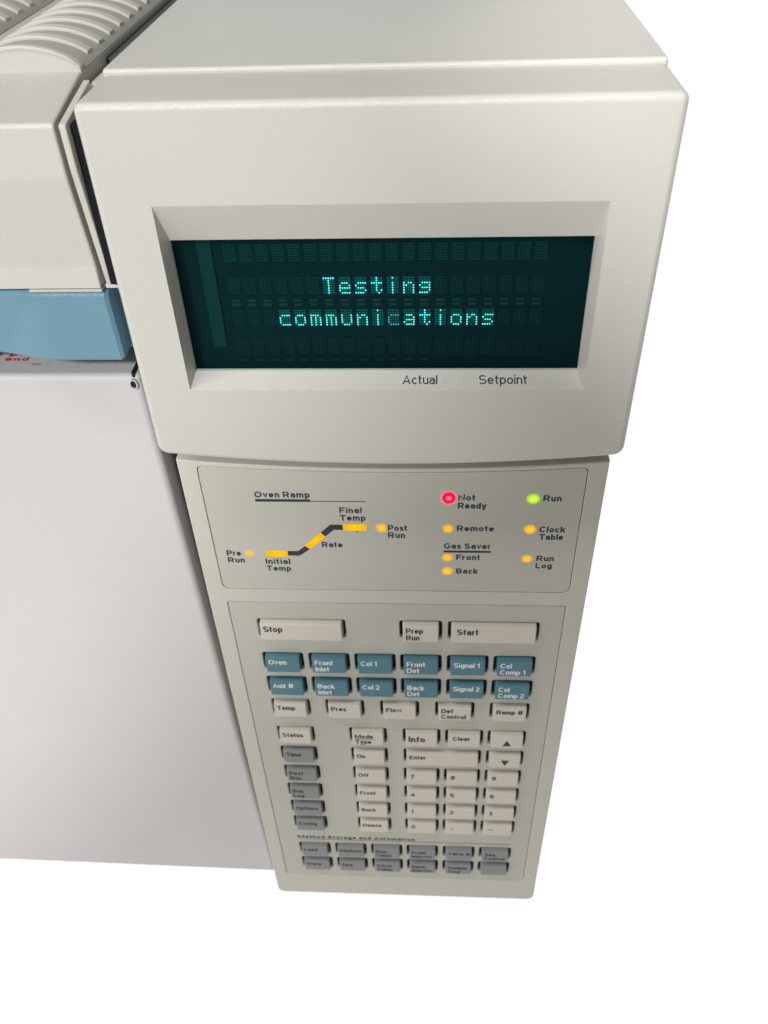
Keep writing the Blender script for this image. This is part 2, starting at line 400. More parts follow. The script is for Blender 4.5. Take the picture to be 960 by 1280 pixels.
def lettering(mb, s, x, z, cap, place, wide=1.0, width=None, bold=0.19, track=0.13):
    """writes s with its left edge at x and its baseline at z; place maps (x, z, lift) to a point"""
    pen = 0.0; strokes = []
    for i, c in enumerate(s):
        st, adv = glyph(c, bold)
        for p in st: strokes.append([(px + pen, py) for px, py in p])
        pen += adv + (0 if c == ' ' else track)
    total = pen - track
    kx = cap * wide if width is None else width / total
    for q, p in enumerate(strokes):
        p = [(px * kx, py * cap) for px, py in p]
        closed = (Vector(p[0]) - Vector(p[-1])).length < 1e-6
        if closed: p = p[:-1]
        # drop repeated points
        p = [a for j, a in enumerate(p) if j == 0 or (Vector(a) - Vector(p[j - 1])).length > 1e-4]
        n = len(p); ht = bold * cap / 2 * (0.5 + 0.5 * kx / cap) if kx > cap else bold * cap / 2
        L = []; R = []
        for j in range(n):
            a = Vector(p[j - 1]) if (j > 0 or closed) else None
            b = Vector(p[j]); d = Vector(p[(j + 1) % n]) if (j < n - 1 or closed) else None
            e1 = (b - a).normalized() if a is not None else None
            e2 = (d - b).normalized() if d is not None else None
            if e1 is None: e1 = e2
            if e2 is None: e2 = e1
            n1, n2 = Vector((-e1.y, e1.x)), Vector((-e2.y, e2.x)); mm = n1 + n2
            if mm.length < 1e-3: mm = n1 * 1.0
            else: mm = mm / max(0.42, mm.dot(n1))
            L.append(b + mm * ht); R.append(b - mm * ht)
        lift = 0.0015 * (q % 7)
        li = [mb.add(place(x + v.x, z + v.y, lift)) for v in L]; ri = [mb.add(place(x + v.x, z + v.y, lift)) for v in R]
        for j in range(n if closed else n - 1):
            k2 = (j + 1) % n; mb.face(ri[j], ri[k2], li[k2], li[j])

def on(y): return lambda x, z, lift=0.0: (x, y - lift, z)

# ------------------------------------------------------------------ display housing
HX = 73.4; HF = -10.0
def bottom_z(x): return 315.2 + 3.9 * (abs(x) / 70.0) ** 2

def housing():
    R = 3.6
    arc = [(x, bottom_z(x)) for x in [-66 + 132 * k / 24 for k in range(25)]]
    out = []
    zc = bottom_z(HX - R)
    for k in range(6):
        a = math.radians(180 + 78 * k / 5); out.append((-HX + R + R * math.cos(a), zc + R + R * math.sin(a)))
    out += arc
    for k in range(6):
        a = math.radians(282 + 78 * k / 5); out.append((HX - R + R * math.cos(a), zc + R + R * math.sin(a)))
    top = 425.0; rt = 2.3
    for k in range(5):
        a = math.radians(90 * k / 4); out.append((HX - rt + rt * math.cos(a), top - rt + rt * math.sin(a)))
    for k in range(5):
        a = math.radians(90 + 90 * k / 4); out.append((-HX + rt + rt * math.cos(a), top - rt + rt * math.sin(a)))
    hole = [(-58.75, 343.85), (58.25, 343.85), (58.25, 399.85), (-58.75, 399.85)]
    mb = MB(); r = 2.0; seg = 8
    idx = tess(mb, [inset(out, r), hole], HF)
    prev = idx[0]
    for s in range(1, seg + 1):
        a = math.pi / 2 * s / seg
        cur = mb.loop([(x, HF + r * (1 - math.cos(a)), z) for x, z in inset(out, r * (1 - math.sin(a)))]); mb.bridge(prev, cur); prev = cur
    back = mb.loop([(x, 170, z) for x, z in out]); mb.bridge(prev, back); mb.cap(back, True)
    return link('display_housing', mb.mesh(), M['beige'], smooth=40)
HOUSING = housing()

def bezel():
    # four sloping faces down to the window, then a short straight wall
    o = [(-58.75, 343.85), (58.25, 343.85), (58.25, 399.85), (-58.75, 399.85)]
    i = [(-57.75, 346.95), (56.8, 346.95), (56.8, 388.15), (-57.75, 388.15)]
    iy = -4.0
    mb = MB()
    a = mb.loop([(x, HF, z) for x, z in o]); b = mb.loop([(x, iy, z) for x, z in i]); mb.bridge(a, b)
    c = mb.loop([(x, iy + 1.2, z) for x, z in i]); mb.bridge(b, c)
    me = mb.mesh(recalc=False)
    bm = bmesh.new(); bm.from_mesh(me)
    for f in bm.faces:
        if f.normal.y > 0: f.normal_flip()
    bm.to_mesh(me); bm.free()
    ob = link('display_bezel', me, M['beige'], label='sloping recessed frame round the dark green display')
    # printed words on the lower slope
    def pl(x, t, lift=0.0):   # t: height up the slope, 0 at the outer edge
        p0 = Vector((x, HF, 343.85)); p1 = Vector((x, iy, 346.95)); d = (p1 - p0).normalized(); nrm = Vector((0, -d.z, d.y))
        return p0 + d * t + nrm * (0.03 + lift)
    for s, x, w in (('Actual', 5.1, 10.3), ('Setpoint', 27.7, 14.2)):
        m = MB(); lettering(m, s, x, 1.95, 3.1, pl, width=w, bold=0.135)
        link('legend', m.mesh(merge=False, recalc=False), M['ink'], ob, label=f'dark printed word {s} under the display')
    return ob
bezel()

def top_tier():
    prof = [(15.0, 424.0), (170, 424.0), (170, 426.4), (15.0, 426.4)]
    prof = fillet(prof, [0, 0, 0, 1.1], 6)
    prof = list(reversed(prof))
    mb = MB()
    # swept along x with rounded ends
    ys = prof; x0, x1, r = -72.9, 72.9, 1.0
    loops = []
    for s in range(0, 4):
        t = math.pi / 2 * s / 3
        loops.append((x0 + r * (1 - math.sin(t)), r * (1 - math.cos(t))))
    seq = [(x0 + r * (1 - math.sin(math.pi / 2 * s / 3)), r * (1 - math.cos(math.pi / 2 * s / 3)) ) for s in (3, 2, 1, 0)]
    L = []
    for x, d in [(x0, 0.8), (x0 + 0.25, 0.3), (x0 + 0.8, 0), (x1 - 0.8, 0), (x1 - 0.25, 0.3), (x1, 0.8)]:
        pts = []
        for y, z in prof:
            pts.append((x, y + (d if y < 20 else 0), z - (d if z > 425 else 0)))
        L.append(mb.loop(pts))
    for a, b in zip(L, L[1:]): mb.bridge(a, b)
    mb.cap(L[0]); mb.cap(L[-1], True)
    link('top_cover_step', mb.mesh(), M['beige'], smooth=40, label='raised flat top surface behind the display edge')
top_tier()

# ------------------------------------------------------------------ display
FONT57 = {
 'T': ['11111', '00100', '00100', '00100', '00100', '00100', '00100'],
 'e': ['00000', '00000', '01110', '10001', '11111', '10000', '01111'],
 's': ['00000', '00000', '01111', '10000', '01110', '00001', '11110'],
 't': ['00100', '00100', '11111', '00100', '00100', '00101', '00010'],
 'i': ['00100', '00000', '00100', '00100', '00100', '00100', '00100'],
 'n': ['00000', '00000', '10110', '11001', '10001', '10001', '10001'],
 'g': ['00000', '00000', '01111', '10001', '01111', '00001', '11110'],
 'c': ['00000', '00000', '01111', '10000', '10000', '10000', '01111'],
 'o': ['00000', '00000', '01110', '10001', '10001', '10001', '01110'],
 'm': ['00000', '00000', '11110', '10101', '10101', '10101', '10101'],
 'u': ['00000', '00000', '10001', '10001', '10001', '10001', '01110'],
 'a': ['00000', '00000', '01110', '00001', '01111', '10001', '01111'],
}
FONT57['t'] = ['00100', '00100', '11111', '00100', '00100', '00101', '00010']
def display():
    y = 2.0
    mb = MB(); mb.box(-59.5, 58.5, y + 0.3, y + 2.5, 341, 392)
    scr = link('display_screen', mb.mesh(), M['vfd_back'], label='dark green dot matrix display lit with two words')
    wl = MB()
    wl.box(-59.6, -59.4, -2.8, y + 0.3, 341, 392); wl.box(58.4, 58.6, -2.8, y + 0.3, 341, 392)
    wl.box(-59.5, 58.5, -2.8, y + 0.3, 391.8, 392); wl.box(-59.5, 58.5, -2.8, y + 0.3, 341, 341.2)
    link('screen_surround', wl.mesh(), M['black'], scr)
    X0 = -45.2; PX = 4.59; tops = [384.2, 374.2, 364.0, 354.2]; CW = 3.4; CH = 5.3
    dx = CW / 5; dz = CH / 7
    rows = {1: (6, 'Testing'), 2: (3, 'communications')}
    lit = {}
    for r, (c0, s) in rows.items():
        for k, ch in enumerate(s): lit[(r, c0 + k)] = ch
    for r in range(4):
        g = MB(); g2 = MB(); gl = MB(); on_ = MB(); half = MB()
        for c in range(20):
            x = X0 + c * PX; zt = tops[r]
            near = (r, c) in lit
            ch = lit.get((r, c))
            for j in range(7):
                for i in range(5):
                    xa = x + i * dx; za = zt - (j + 1) * dz
                    if ch and FONT57[ch][j][i] == '1':
                        tgt = half if (r == 2 and c == 10) else on_
                        cx, cz = xa + dx / 2, za + dz / 2
                        a = [tgt.add((cx + 0.22 * math.cos(q * math.pi / 4), y - 0.12, cz + 0.25 * math.sin(q * math.pi / 4))) for q in range(8)]
                        tgt.cap(a)
                    else:
                        t = gl if near else (g2 if r in rows and c > 10 else g)
                        t.quad(xa + 0.11, za + 0.13, xa + dx - 0.11, za + dz - 0.13, y)
        nm = ['top', 'second', 'third', 'bottom'][r]
        if g.f: link('unlit_cells', g.mesh(merge=False, recalc=False), M['vfd_grid%d' % r], scr, label=f'faint unlit character cells of the {nm} row')
        if g2.f: link('unlit_cells', g2.mesh(merge=False, recalc=False), M['vfd_grid%d' % r], scr, label=f'faint unlit character cells right of the word {rows[r][1]}')
        if gl.f: link('glowing_cells', gl.mesh(merge=False, recalc=False), M['vfd_glow'], scr)
        if on_.f: link('lit_text', on_.mesh(merge=False, recalc=False), M['vfd_lit'], scr, label=f'glowing dotted word {rows[r][1]}')
        if half.f: link('dim_character', half.mesh(merge=False, recalc=False), M['vfd_dimlit'], scr, label='dim letter c in the lower word')
    b = MB()
    for c in range(20):
        x = X0 + c * PX + 0.4
        b.quad(x, 366.5, x + 2.4, 367.3, y); b.quad(x, 365.1, x + 2.4, 366.0, y)
    for c in range(13):
        x = X0 + c * PX + 0.4
        b.quad(x, 346.7, x + 2.4, 347.3, y)
    link('unlit_bars', b.mesh(merge=False, recalc=False), M['vfd_bar'], scr)
    t = MB(); t.box(-52.3, -48.3, y - 0.6, y + 0.2, 352.0, 391)  # band painting a reflection near the display's left end
    tm = t.mesh(); link('reflected_band', tm, M['vfd_reflection'], scr)
    p = MB(); p.quad(-57.75, 346.95, 56.8, 388.15, -3.0)
    link('window_pane', p.mesh(recalc=False), M['pane'], scr, label='dark tinted glossy window over the display')
display()

# ------------------------------------------------------------------ keypad column
KX = 72.1
SHEET1_X, SHEET2_X = 65.6, 65.2
def top_arc(x, c=304.7, rise=2.5): return c + rise * (abs(x) / 65.6) ** 2
def sheet1_outline(d=0.0):
    x1 = SHEET1_X - d; z0 = 247.3 + d; r = 3.0
    out = []
    for k in range(6):
        a = math.radians(180 + 90 * k / 5); out.append((-x1 + r + r * math.cos(a), z0 + r + r * math.sin(a)))
    for k in range(6):
        a = math.radians(270 + 90 * k / 5); out.append((x1 - r + r * math.cos(a), z0 + r + r * math.sin(a)))
    zt = top_arc(x1 - 2) - d; rr = 1.8
    for k in range(5):
        a = math.radians(86 * k / 4); out.append((x1 - rr + rr * math.cos(a), zt - rr + rr * math.sin(a)))
    for k in range(1, 20):
        x = (x1 - 2.5) - 2 * (x1 - 2.5) * k / 20; out.append((x, top_arc(x) - d))
    for k in range(5):
        a = math.radians(94 + 86 * k / 4); out.append((-x1 + rr + rr * math.cos(a), zt - rr + rr * math.sin(a)))
    return out
def sheet2_outline(d=0.0):
    return rrect(-SHEET2_X + d, 19.8 + d, SHEET2_X - d, 240.3 - d, (2.2, 2.2, 1.2, 1.2))

def control_plate():
    out = rrect(-KX, -2.0, KX, 300, (4, 4, 0, 0), 6)[:-2]
    for q in range(25):
        x = KX - 2 * KX * q / 24; out.append((x, 306.1 + 3.6 * (x / KX) ** 2))
    mb = plate(out, [sheet1_outline(), sheet2_outline()], 0.0, 30.0, r=0.6, hr=0.25)
    # recess floors behind the two sheets
    for o in (sheet1_outline(-0.5), sheet2_outline(-0.5)):
        tess(mb, [o], 3.5)
    link('control_plate', mb.mesh(merge=False), M['plate'], smooth=40, label='long beige plate carrying the indicators and keys')
    c = MB(); c.box(-KX + 1, KX - 1, 3.8, 75, 0, 329)
    link('control_plate_back', c.mesh(), M['frame'])
control_plate()

SY = 0.12
s1 = plate(sheet1_outline(0.22), [], SY, 3.0, r=0.18)
SHEET1 = link('indicator_sheet', s1.mesh(), M['sheet'], smooth=40, label='grey beige sheet printed with lamps and the oven ramp diagram')
def ink(y=SY - 0.03): return on(y)

def words(parent, items, y, mat='ink', cap=2.72, bold=0.215, label=None):
    m = MB()
    for (s, x, z, w) in items: lettering(m, s, x, z, cap, on(y), width=w, bold=bold)
    return link('legend', m.mesh(merge=False, recalc=False), M[mat], parent, label=label)

def bar(m, pts, y):
    m.cap([m.add((x, y, z)) for x, z in pts])

iy = SY - 0.03
t = words(SHEET1, [('Oven Ramp', -47.4, 293.25, 19.3)], iy, label='printed heading Oven Ramp')
m = MB(); bar(m, [(-47.4, 291.35), (-28.1, 291.35), (-28.1, 292.55), (-47.4, 292.55)], iy); bar(m, [(-28.1, 291.5), (-9.0, 291.5), (-9.0, 291.85), (-28.1, 291.85)], iy)
link('heading_rule', m.mesh(recalc=False), M['ink'], SHEET1, label='thick and thin rule under Oven Ramp')
words(SHEET1, [('Final', -18.3, 286.3, 7.9), ('Temp', -18.35, 282.8, 9.15)], iy, label='printed words Final Temp')
words(SHEET1, [('Post', -1.5, 278.15, 6.85), ('Run', -1.55, 274.7, 6.1)], iy, label='printed words Post Run')
words(SHEET1, [('Rate', -25.7, 269.75, 7.5)], iy, label='printed word Rate')
words(SHEET1, [('Initial', -47.35, 261.0, 9.2), ('Temp', -47.4, 257.4, 9.2)], iy, label='printed words Initial Temp')
words(SHEET1, [('Pre', -61.35, 265.05, 5.3), ('Run', -61.4, 261.5, 6.3)], iy, label='printed words Pre Run')
words(SHEET1, [('Not', 23.0, 292.45, 5.85), ('Ready', 23.0, 288.8, 9.75)], iy, label='printed words Not Ready')
words(SHEET1, [('Run', 51.9, 292.35, 6.2)], iy, label='printed word Run beside the green light')
words(SHEET1, [('Remote', 22.9, 278.25, 13.0)], iy, label='printed word Remote')
words(SHEET1, [('Clock', 51.75, 278.05, 8.9), ('Table', 52.0, 274.45, 8.4)], iy, label='printed words Clock Table')
words(SHEET1, [('Gas Saver', 18.4, 269.65, 16.8)], iy, label='printed heading Gas Saver')
m = MB(); bar(m, [(18.3, 267.75), (35.3, 267.75), (35.3, 268.75), (18.3, 268.75)], iy)
link('heading_rule', m.mesh(recalc=False), M['ink'], SHEET1, label='rule under Gas Saver')
words(SHEET1, [('Front', 22.95, 264.05, 8.7)], iy, label='printed word Front under Gas Saver')
words(SHEET1, [('Back', 23.1, 257.0, 7.9)], iy, label='printed word Back under Gas Saver')
words(SHEET1, [('Run', 51.9, 263.9, 6.3), ('Log', 51.9, 260.2, 5.9)], iy, label='printed words Run Log')
# dark joints of the ramp diagram
m = MB()
bar(m, [(-38.6, 265.4), (-34.3, 265.4), (-30.2, 268.8), (-31.8, 270.4), (-34.7, 267.7), (-38.6, 267.7)], iy)
bar(m, [(-24.15, 275.1), (-20.9, 278.35), (-17.5, 278.35), (-17.5, 280.85), (-22.0, 280.85), (-25.7, 277.0)], iy)
link('ramp_line', m.mesh(recalc=False), M['ink'], SHEET1, label='dark bent joints of the oven ramp diagram')

LY = SY - 0.25
def light(name, cx, cz, outline, mat, label, chip=None, chipmat=None, halo=None):
    pts = [(cx + x, cz + z) for x, z in outline]
    mb = plate(pts, [], LY, SY + 0.3, r=0.12, seg=3)
    o = link(name, mb.mesh(), M[mat], ROOT, origin=(cx, LY, cz), smooth=40, label=label)
    if chip:
        m = MB(); w, h = chip
        a = rrect(cx - w, cz - h, cx + w, cz + h, 0.15, 3); m.cap([m.add((x, LY - 0.03, z)) for x, z in a])
        link('led_chip', m.mesh(recalc=False), M[chipmat], o, origin=(cx, LY, cz))
    if halo:
        col, st, r0, r1, sx = halo
        hm = halo_mat(name + '_glow', col, st, r0 * MM, r1 * MM)  # emission disc paints the LED's glow onto the sheet
        m = MB(); n = 40; c = m.add((cx, SY - 0.015, cz)); ring = [m.add((cx + r1 * math.cos(2 * math.pi * k / n), SY - 0.015, cz + r1 * math.sin(2 * math.pi * k / n))) for k in range(n)]
        for k in range(n): m.face(c, ring[k], ring[(k + 1) % n])
        link('glow_halo', m.mesh(recalc=False), hm, o, origin=(cx, LY, cz))
    return o
def circ(r, rz=None, n=24):
    rz = rz or r
    return [(r * math.cos(2 * math.pi * k / n), rz * math.sin(2 * math.pi * k / n)) for k in range(n)]
def sq(w, h, r=0.35): return rrect(-w, -h, w, h, r, 4)
AM = (1.0, 0.36, 0.0)
light('indicator_light', 19.8, 293.6, circ(2.3, 2.5), 'led_red', 'round red lit indicator beside Not Ready', (0.85, 0.75), 'led_red_chip', ((1.0, 0.0, 0.04), 0.7, 1.9, 3.6, 1))
light('indicator_light', 48.5, 293.5, circ(2.05, 2.05), 'led_green', 'round green lit indicator beside Run', (1.0, 0.8), 'led_chip_green', ((0.45, 0.8, 0.0), 0.25, 1.7, 3.0, 1))
light('indicator_light', 19.75, 279.4, sq(1.35, 1.45), 'led_amber', 'small amber light beside Remote', None, None, (AM, 0.42, 0.95, 2.64, 1))
light('indicator_light', 48.5, 279.4, circ(1.85, 1.95), 'led_amber', 'round amber light beside Clock Table', (0.9, 0.85), 'led_chip', (AM, 0.42, 1.14, 2.82, 1))
light('indicator_light', 19.8, 265.25, sq(1.35, 1.35), 'led_amber', 'small amber light beside Front', None, None, (AM, 0.42, 0.95, 2.64, 1))
light('indicator_light', 19.9, 258.3, circ(1.75, 1.85), 'led_amber', 'round amber light beside Back', (0.95, 0.9), 'led_chip', (AM, 0.42, 1.14, 2.64, 1))
light('indicator_light', 48.5, 265.0, sq(1.3, 1.4), 'led_amber', 'small amber light beside Run Log', None, None, (AM, 0.42, 0.95, 2.64, 1))
light('indicator_light', -3.75, 279.5, sq(1.4, 1.6, 0.5), 'led_amber', 'amber light beside Post Run', (0.85, 0.9), 'led_chip', (AM, 0.42, 1.04, 2.82, 1))
light('indicator_light', -52.7, 266.4, sq(1.05, 1.2), 'led_amber', 'small amber light beside Pre Run', None, None, (AM, 0.42, 0.85, 2.29, 1))
light('indicator_bar', -42.75, 266.35, sq(4.1, 1.4, 0.15), 'led_bar', 'amber light bar above Initial Temp')
light('indicator_bar', -13.3, 279.65, sq(4.2, 1.4, 0.15), 'led_bar', 'amber light bar below Final Temp')
light('indicator_bar', -28.0, 272.9, [(-3.85, -2.45), (-2.2, -4.1), (3.85, 2.15), (2.3, 4.1)], 'led_bar', 'slanted amber light bar beside Rate')

# ------------------------------------------------------------------ keys
KW = 14.0; KP = 2.2
COL6 = [-46.9, -27.8, -8.85, 9.97, 29.05, 48.0]
KEYS = []   # cx, z bottom, width, height, colour, [lines], options
def k(cx, zb, kind, lines, w=KW, h=9.4, **o): KEYS.append((cx, zb, w, h, kind, lines, o))
k(-37.4, 220.5, 'beige', ['Stop'], 32.4, cap=3.35); k(9.95, 220.5, 'beige', ['Prep', 'Run']); k(38.5, 220.5, 'beige', ['Start'], 32.8, cap=3.35, dx=0.8)
for r, names in enumerate([[['Oven'], ['Front', 'Inlet'], ['Col 1'], ['Front', 'Det'], ['Signal 1'], ['Col', 'Comp 1']],
                           [['Aux #'], ['Back', 'Inlet'], ['Col 2'], ['Back', 'Det'], ['Signal 2'], ['Col', 'Comp 2']]]):
    for c, n in enumerate(names): k(COL6[c], (200.0, 184.5)[r], 'teal', n)
for cx, n in zip((-46.9, -23.25, 0.6, 24.45, 48.0), (['Temp'], ['Pres'], ['Flow'], ['Det', 'Control'], ['Ramp #'])): k(cx, 168.9, 'beige', n)
ROWZ = [148.75, 133.25, 117.6, 102.1, 86.6, 71.8]
for z, n, kd in zip(ROWZ, (['Status'], ['Time'], ['Post', 'Run'], ['Run', 'Log'], ['Options'], ['Config']), ['beige'] + ['grey'] * 5): k(-46.75, z, kd, n)
for z, n in zip(ROWZ, (['Mode', 'Type'], ['On'], ['Off'], ['Front'], ['Back'], ['Delete'])): k(-14.0, z, 'beige', n, under=(n[0] == 'Mode'))
k(10.05, ROWZ[0], 'beige', ['Info'], cap=4.2, ink='ink_purple'); k(29.1, ROWZ[0], 'beige', ['Clear'], dx=0.7); k(48.05, ROWZ[0], 'beige', ['^'], arrow=1)
k(19.5, ROWZ[1], 'beige', ['Enter'], 32.6); k(48.05, ROWZ[1], 'beige', ['v'], arrow=-1)
for z, row in zip(ROWZ[2:], ('789', '456', '123', '0.-')):
    for cx, ch in zip((10.0, 29.0, 48.1), row): k(cx, z, 'beige', [ch], num=True)
for r, names in enumerate([[['Load'], ['Method'], ['Run', 'Table'], ['Front', 'Injector'], ['Valve #'], ['Seq', 'Control']],
                           [['Store'], ['Seq'], ['Clock', 'Table'], ['Back', 'Injector'], ['Sample', 'Tray'], []]]):
    for c, n in enumerate(names): k(COL6[c] + 0.2, (45.1, 29.8)[r], 'grey', n, 13.6)

holes = [rrect(cx - w / 2 - 1.4, zb - 0.45, cx + w / 2 + 1.4, zb + h + 0.6, 1.2, 4) for cx, zb, w, h, *_ in KEYS]
s2 = plate(sheet2_outline(0.22), holes, SY, 2.2, r=0.18, hr=0.45, seg=3)
SHEET2 = link('keypad_sheet', s2.mesh(merge=False), M['sheet'], smooth=40, label='grey beige keypad sheet cut out round every key')
# floor of the key wells, their shade put into its dark colour
wm = MB(); wm.quad(-64, 21, 64, 239, 3.2)
link('key_well', wm.mesh(recalc=False), M['well'], SHEET2)
words(SHEET2, [('Method Storage and Automation', -55.1, 59.7, 61.4)], iy, cap=2.7, bold=0.235, label='printed heading Method Storage and Automation')
m = MB(); bar(m, [(-55.1, 58.45), (55.8, 58.45), (55.8, 58.9), (-55.1, 58.9)], iy)
link('heading_rule', m.mesh(recalc=False), M['ink'], SHEET2, label='thin rule above the bottom key rows')

_mesh = {}
def key_mesh(w, h):
    if (w, h) not in _mesh:
        mb = MB(); y1 = 2.6
        outer = rrect(-w / 2, 0, w / 2, h, 0.7, 4)
        def ring(d, y, top):
            # the upper edge is rounded more than the others
            pts = inset(outer, d)
            return mb.loop([(x, y, z - (top if z > h - 1.2 else 0)) for x, z in pts])
        prev = None; seg = 6
        for s in range(seg + 1):
            a = math.pi / 2 * s / seg
            L = ring(0.38 * (1 - math.sin(a)), -KP + 0.38 * (1 - math.cos(a)) + 0.0, 0.75 * (1 - math.sin(a)))
            if prev is None: mb.cap(L)
            else: mb.bridge(prev, L)
            prev = L
        back = mb.loop([(x * (1 + 0.5 / w), y1, z + (0.15 if z > h / 2 else -0.15)) for x, z in outer]); mb.bridge(prev, back)
        _mesh[(w, h)] = mb.mesh()
    return _mesh[(w, h)]

CN = {'beige': 'beige', 'teal': 'blue-green', 'grey': 'grey'}
first = {}
for cx, zb, w, h, kind, lines, o in KEYS:
    tag = (w, h, kind)
    if tag not in first:
        ko = link('key', key_mesh(w, h).copy(), M['key_' + kind], ROOT, smooth=40); first[tag] = ko
    else:
        ko = first[tag].copy(); SC.collection.objects.link(ko)
    ko.location = Vector((cx, 0, zb)) * MM
    if o.get('arrow'): d = 'up arrow' if o['arrow'] > 0 else 'down arrow'
    elif not lines: d = None
    else: d = {'-': 'minus sign', '.': 'dot'}.get(lines[0], ' '.join(lines))
    ko['label'] = f'{CN[kind]} key marked {d}' if d else 'blank grey key without any marking'
    if not d: continue
    m = MB(); yk = -KP - 0.03
    xl = -w / 2 + 1.25 + o.get('dx', 0.0)
    inkm = o.get('ink', 'ink_white' if kind == 'teal' else 'ink')
    cap = o.get('cap', 2.95)
    if o.get('arrow'):
        s = o['arrow']; zc = h * 0.40
        pts = [(-1.95, -2.1 * s), (1.95, -2.1 * s), (0, 2.1 * s)]
        if s < 0: pts.reverse()
        m.cap([m.add((x, yk, zc + z)) for x, z in pts])
    elif o.get('num'):
        ch = lines[0]
        if ch == '-': bar(m, [(xl + 0.7, 5.1), (xl + 4.0, 5.1), (xl + 4.0, 5.6), (xl + 0.7, 5.6)], yk)
        elif ch == '.': m.cap([m.add((xl + 2 + x, yk, 5.2 + z)) for x, z in circ(0.6, 0.6, 12)])
        else: lettering(m, ch, xl + 0.4, 4.6, 3.3, on(yk), wide=0.82)
    elif len(lines) == 1:
        lettering(m, lines[0], xl, 5.1 if cap < 3 else (4.75 if cap < 4 else 3.3), cap, on(yk), wide=0.765, bold=0.2 if inkm != 'ink_white' else 0.165)
    else:
        for i, s in enumerate(lines):
            lettering(m, s, xl, (5.2, 1.15)[i], cap, on(yk), wide=0.765, bold=0.2 if inkm != 'ink_white' else 0.165)
        if o.get('under'): bar(m, [(xl, 4.4), (xl + 8.9, 4.4), (xl + 8.9, 4.75), (xl, 4.75)], yk)
    link('legend', m.mesh(merge=False, recalc=False), M[inkm], ko)

# ------------------------------------------------------------------ left side: cover, trim, handle, door
LX = -300
def cover():
    CX = -80.1
    prof = [(-4.0, 374.2), (-4.0, 381.0), (-7.2, 406.0), (-7.2, 419.6), (19.8, 424.8), (210, 424.8), (210, 374.2)]
    prof = fillet(prof, [0, 12, 20, 1.4, 0, 0, 0], 6)
    prof.reverse()
    mb = extrude_profile(prof, LX, CX, 0.7)
    cv = link('top_cover', mb.mesh(), M['beige'], smooth=35, label='beige upper cover with curved vent ribs on top')
    # vents: arched ribs standing over arched grooves
    def arch(x, xa, xb, h):
        t = (x - xa) / (xb - xa); return 425.0 + h * (1 - (2 * t - 1) ** 2) ** 0.72
    for (xa, xb, y_first, cnt) in ((-112.0, -79.9, 20.0, 12), (-152.0, -119.5, 20.0, 12)):
        n = 28
        core = MB(); A = []
        for y in (19.7, 165):
            A.append(core.loop([(xa + (xb - xa) * i / n, y, arch(xa + (xb - xa) * i / n, xa, xb, 5.4) - 0.05) for i in range(n + 1)]))
        for i in range(n): core.face(A[0][i], A[0][i + 1], A[1][i + 1], A[1][i])
        link('vent_floor', core.mesh(), M['vent'], cv, smooth=60, label='shade-grey recessed strip between the vent ribs')
        for q in range(cnt):
            y0 = 19.9 if q == 0 else 20.4 + 10.6 * q; d = 2.6 if q == 0 else 4.0
            rb = MB()
            L = []
            for i in range(n + 1):
                x = xa + (0.2 + (xb - xa - 0.4) * i / n if q == 0 else 1.2 + (xb - xa - 2.6) * i / n); z1 = arch(x, xa, xb, 5.4) + 0.75
                L.append(rb.loop([(x, y0, 424.0), (x, y0, z1 - 0.35), (x, y0 + 0.4, z1), (x, y0 + d - 0.4, z1), (x, y0 + d, z1 - 0.35), (x, y0 + d, 424.0)]))
            for a, b in zip(L, L[1:]): rb.bridge(a, b)
            rb.cap(L[0]); rb.cap(L[-1])
            link('vent_rib', rb.mesh(), M['beige'], cv, smooth=35)
    # thin lip along the underside
    lp = MB(); lp.box(-101.6, CX - 0.3, -3.6, 2, 372.9, 373.7)
    link('cover_lip', lp.mesh(), M['beige'], cv)
cover()

def trim():
    prof = [(-3.6, 375.5), (-7.9, 409), (-7.9, 419.6), (15.6, 423.7), (16.1, 421.5), (150, 421.5), (150, 375)]
    prof = fillet(prof, [0, 15, 0.8, 0, 0, 0, 0]); prof.reverse()
    mb = extrude_profile(prof, -78.4, -76.7, 0.4)
    tr = link('edge_trim', mb.mesh(), M['plate'], smooth=35, label='thin beige strip in the gap beside the display housing')
    g = MB(); g.box(-76.65, -73.6, -5.2, 30, 376, 418.8)  # dark box stands in for the shade inside the gap
    link('gap_shade_box', g.mesh(), M['gap_shade'], tr)
    rl = MB(); rl.box(-76.6, -73.6, 16.4, 150, 418, 423.0)
    link('trim_rail', rl.mesh(), M['plate'], tr)
    f = MB(); f.box(-78.6, -74.5, -4.2, 6, 374.4, 375.4)
    link('trim_foot', f.mesh(), M['plate'], tr)
trim()

def handle():
    # cross-section (y, z) of the blue bar; its front sinks back towards the left as a grip
    sec = [(-2.4, 349.3), (-3.2, 372.6), (12, 373.4), (14, 350.2)]
    sec = fillet(sec, [1.0, 2.2, 0, 0], 6); sec.reverse()
    mb = MB(); prev = None
    xs = [LX] + [-170 + 1.5 * i for i in range(0, 60)] + [-80.5]
    def off(x):
        t = min(1, max(0, (-99.5 - x) / 26.0)); return 5.5 * (t * t * (3 - 2 * t))
    for x in xs:
        o = off(x)
        L = mb.loop([(x, y + (o if y < 5 else 0), z) for y, z in sec])
        if prev is None: mb.cap(L)
        else: mb.bridge(prev, L)
        prev = L
    ins = [(y + (0.9 if y < 5 else 0), z + (0.6 if z < 360 else -0.6)) for y, z in sec]
    L = mb.loop([(-79.5, y, z) for y, z in ins]); mb.bridge(prev, L); mb.cap(L, True)
    h = link('blue_latch_bar', mb.mesh(), M['blue'], smooth=40, label='dusty blue bar between the cover and the oven door')
    e = MB(); e.box(-79.6, -72.5, 4.5, 14, 350.3, 373.8)
    link('bar_end', e.mesh(), M['blue'], h)
handle()

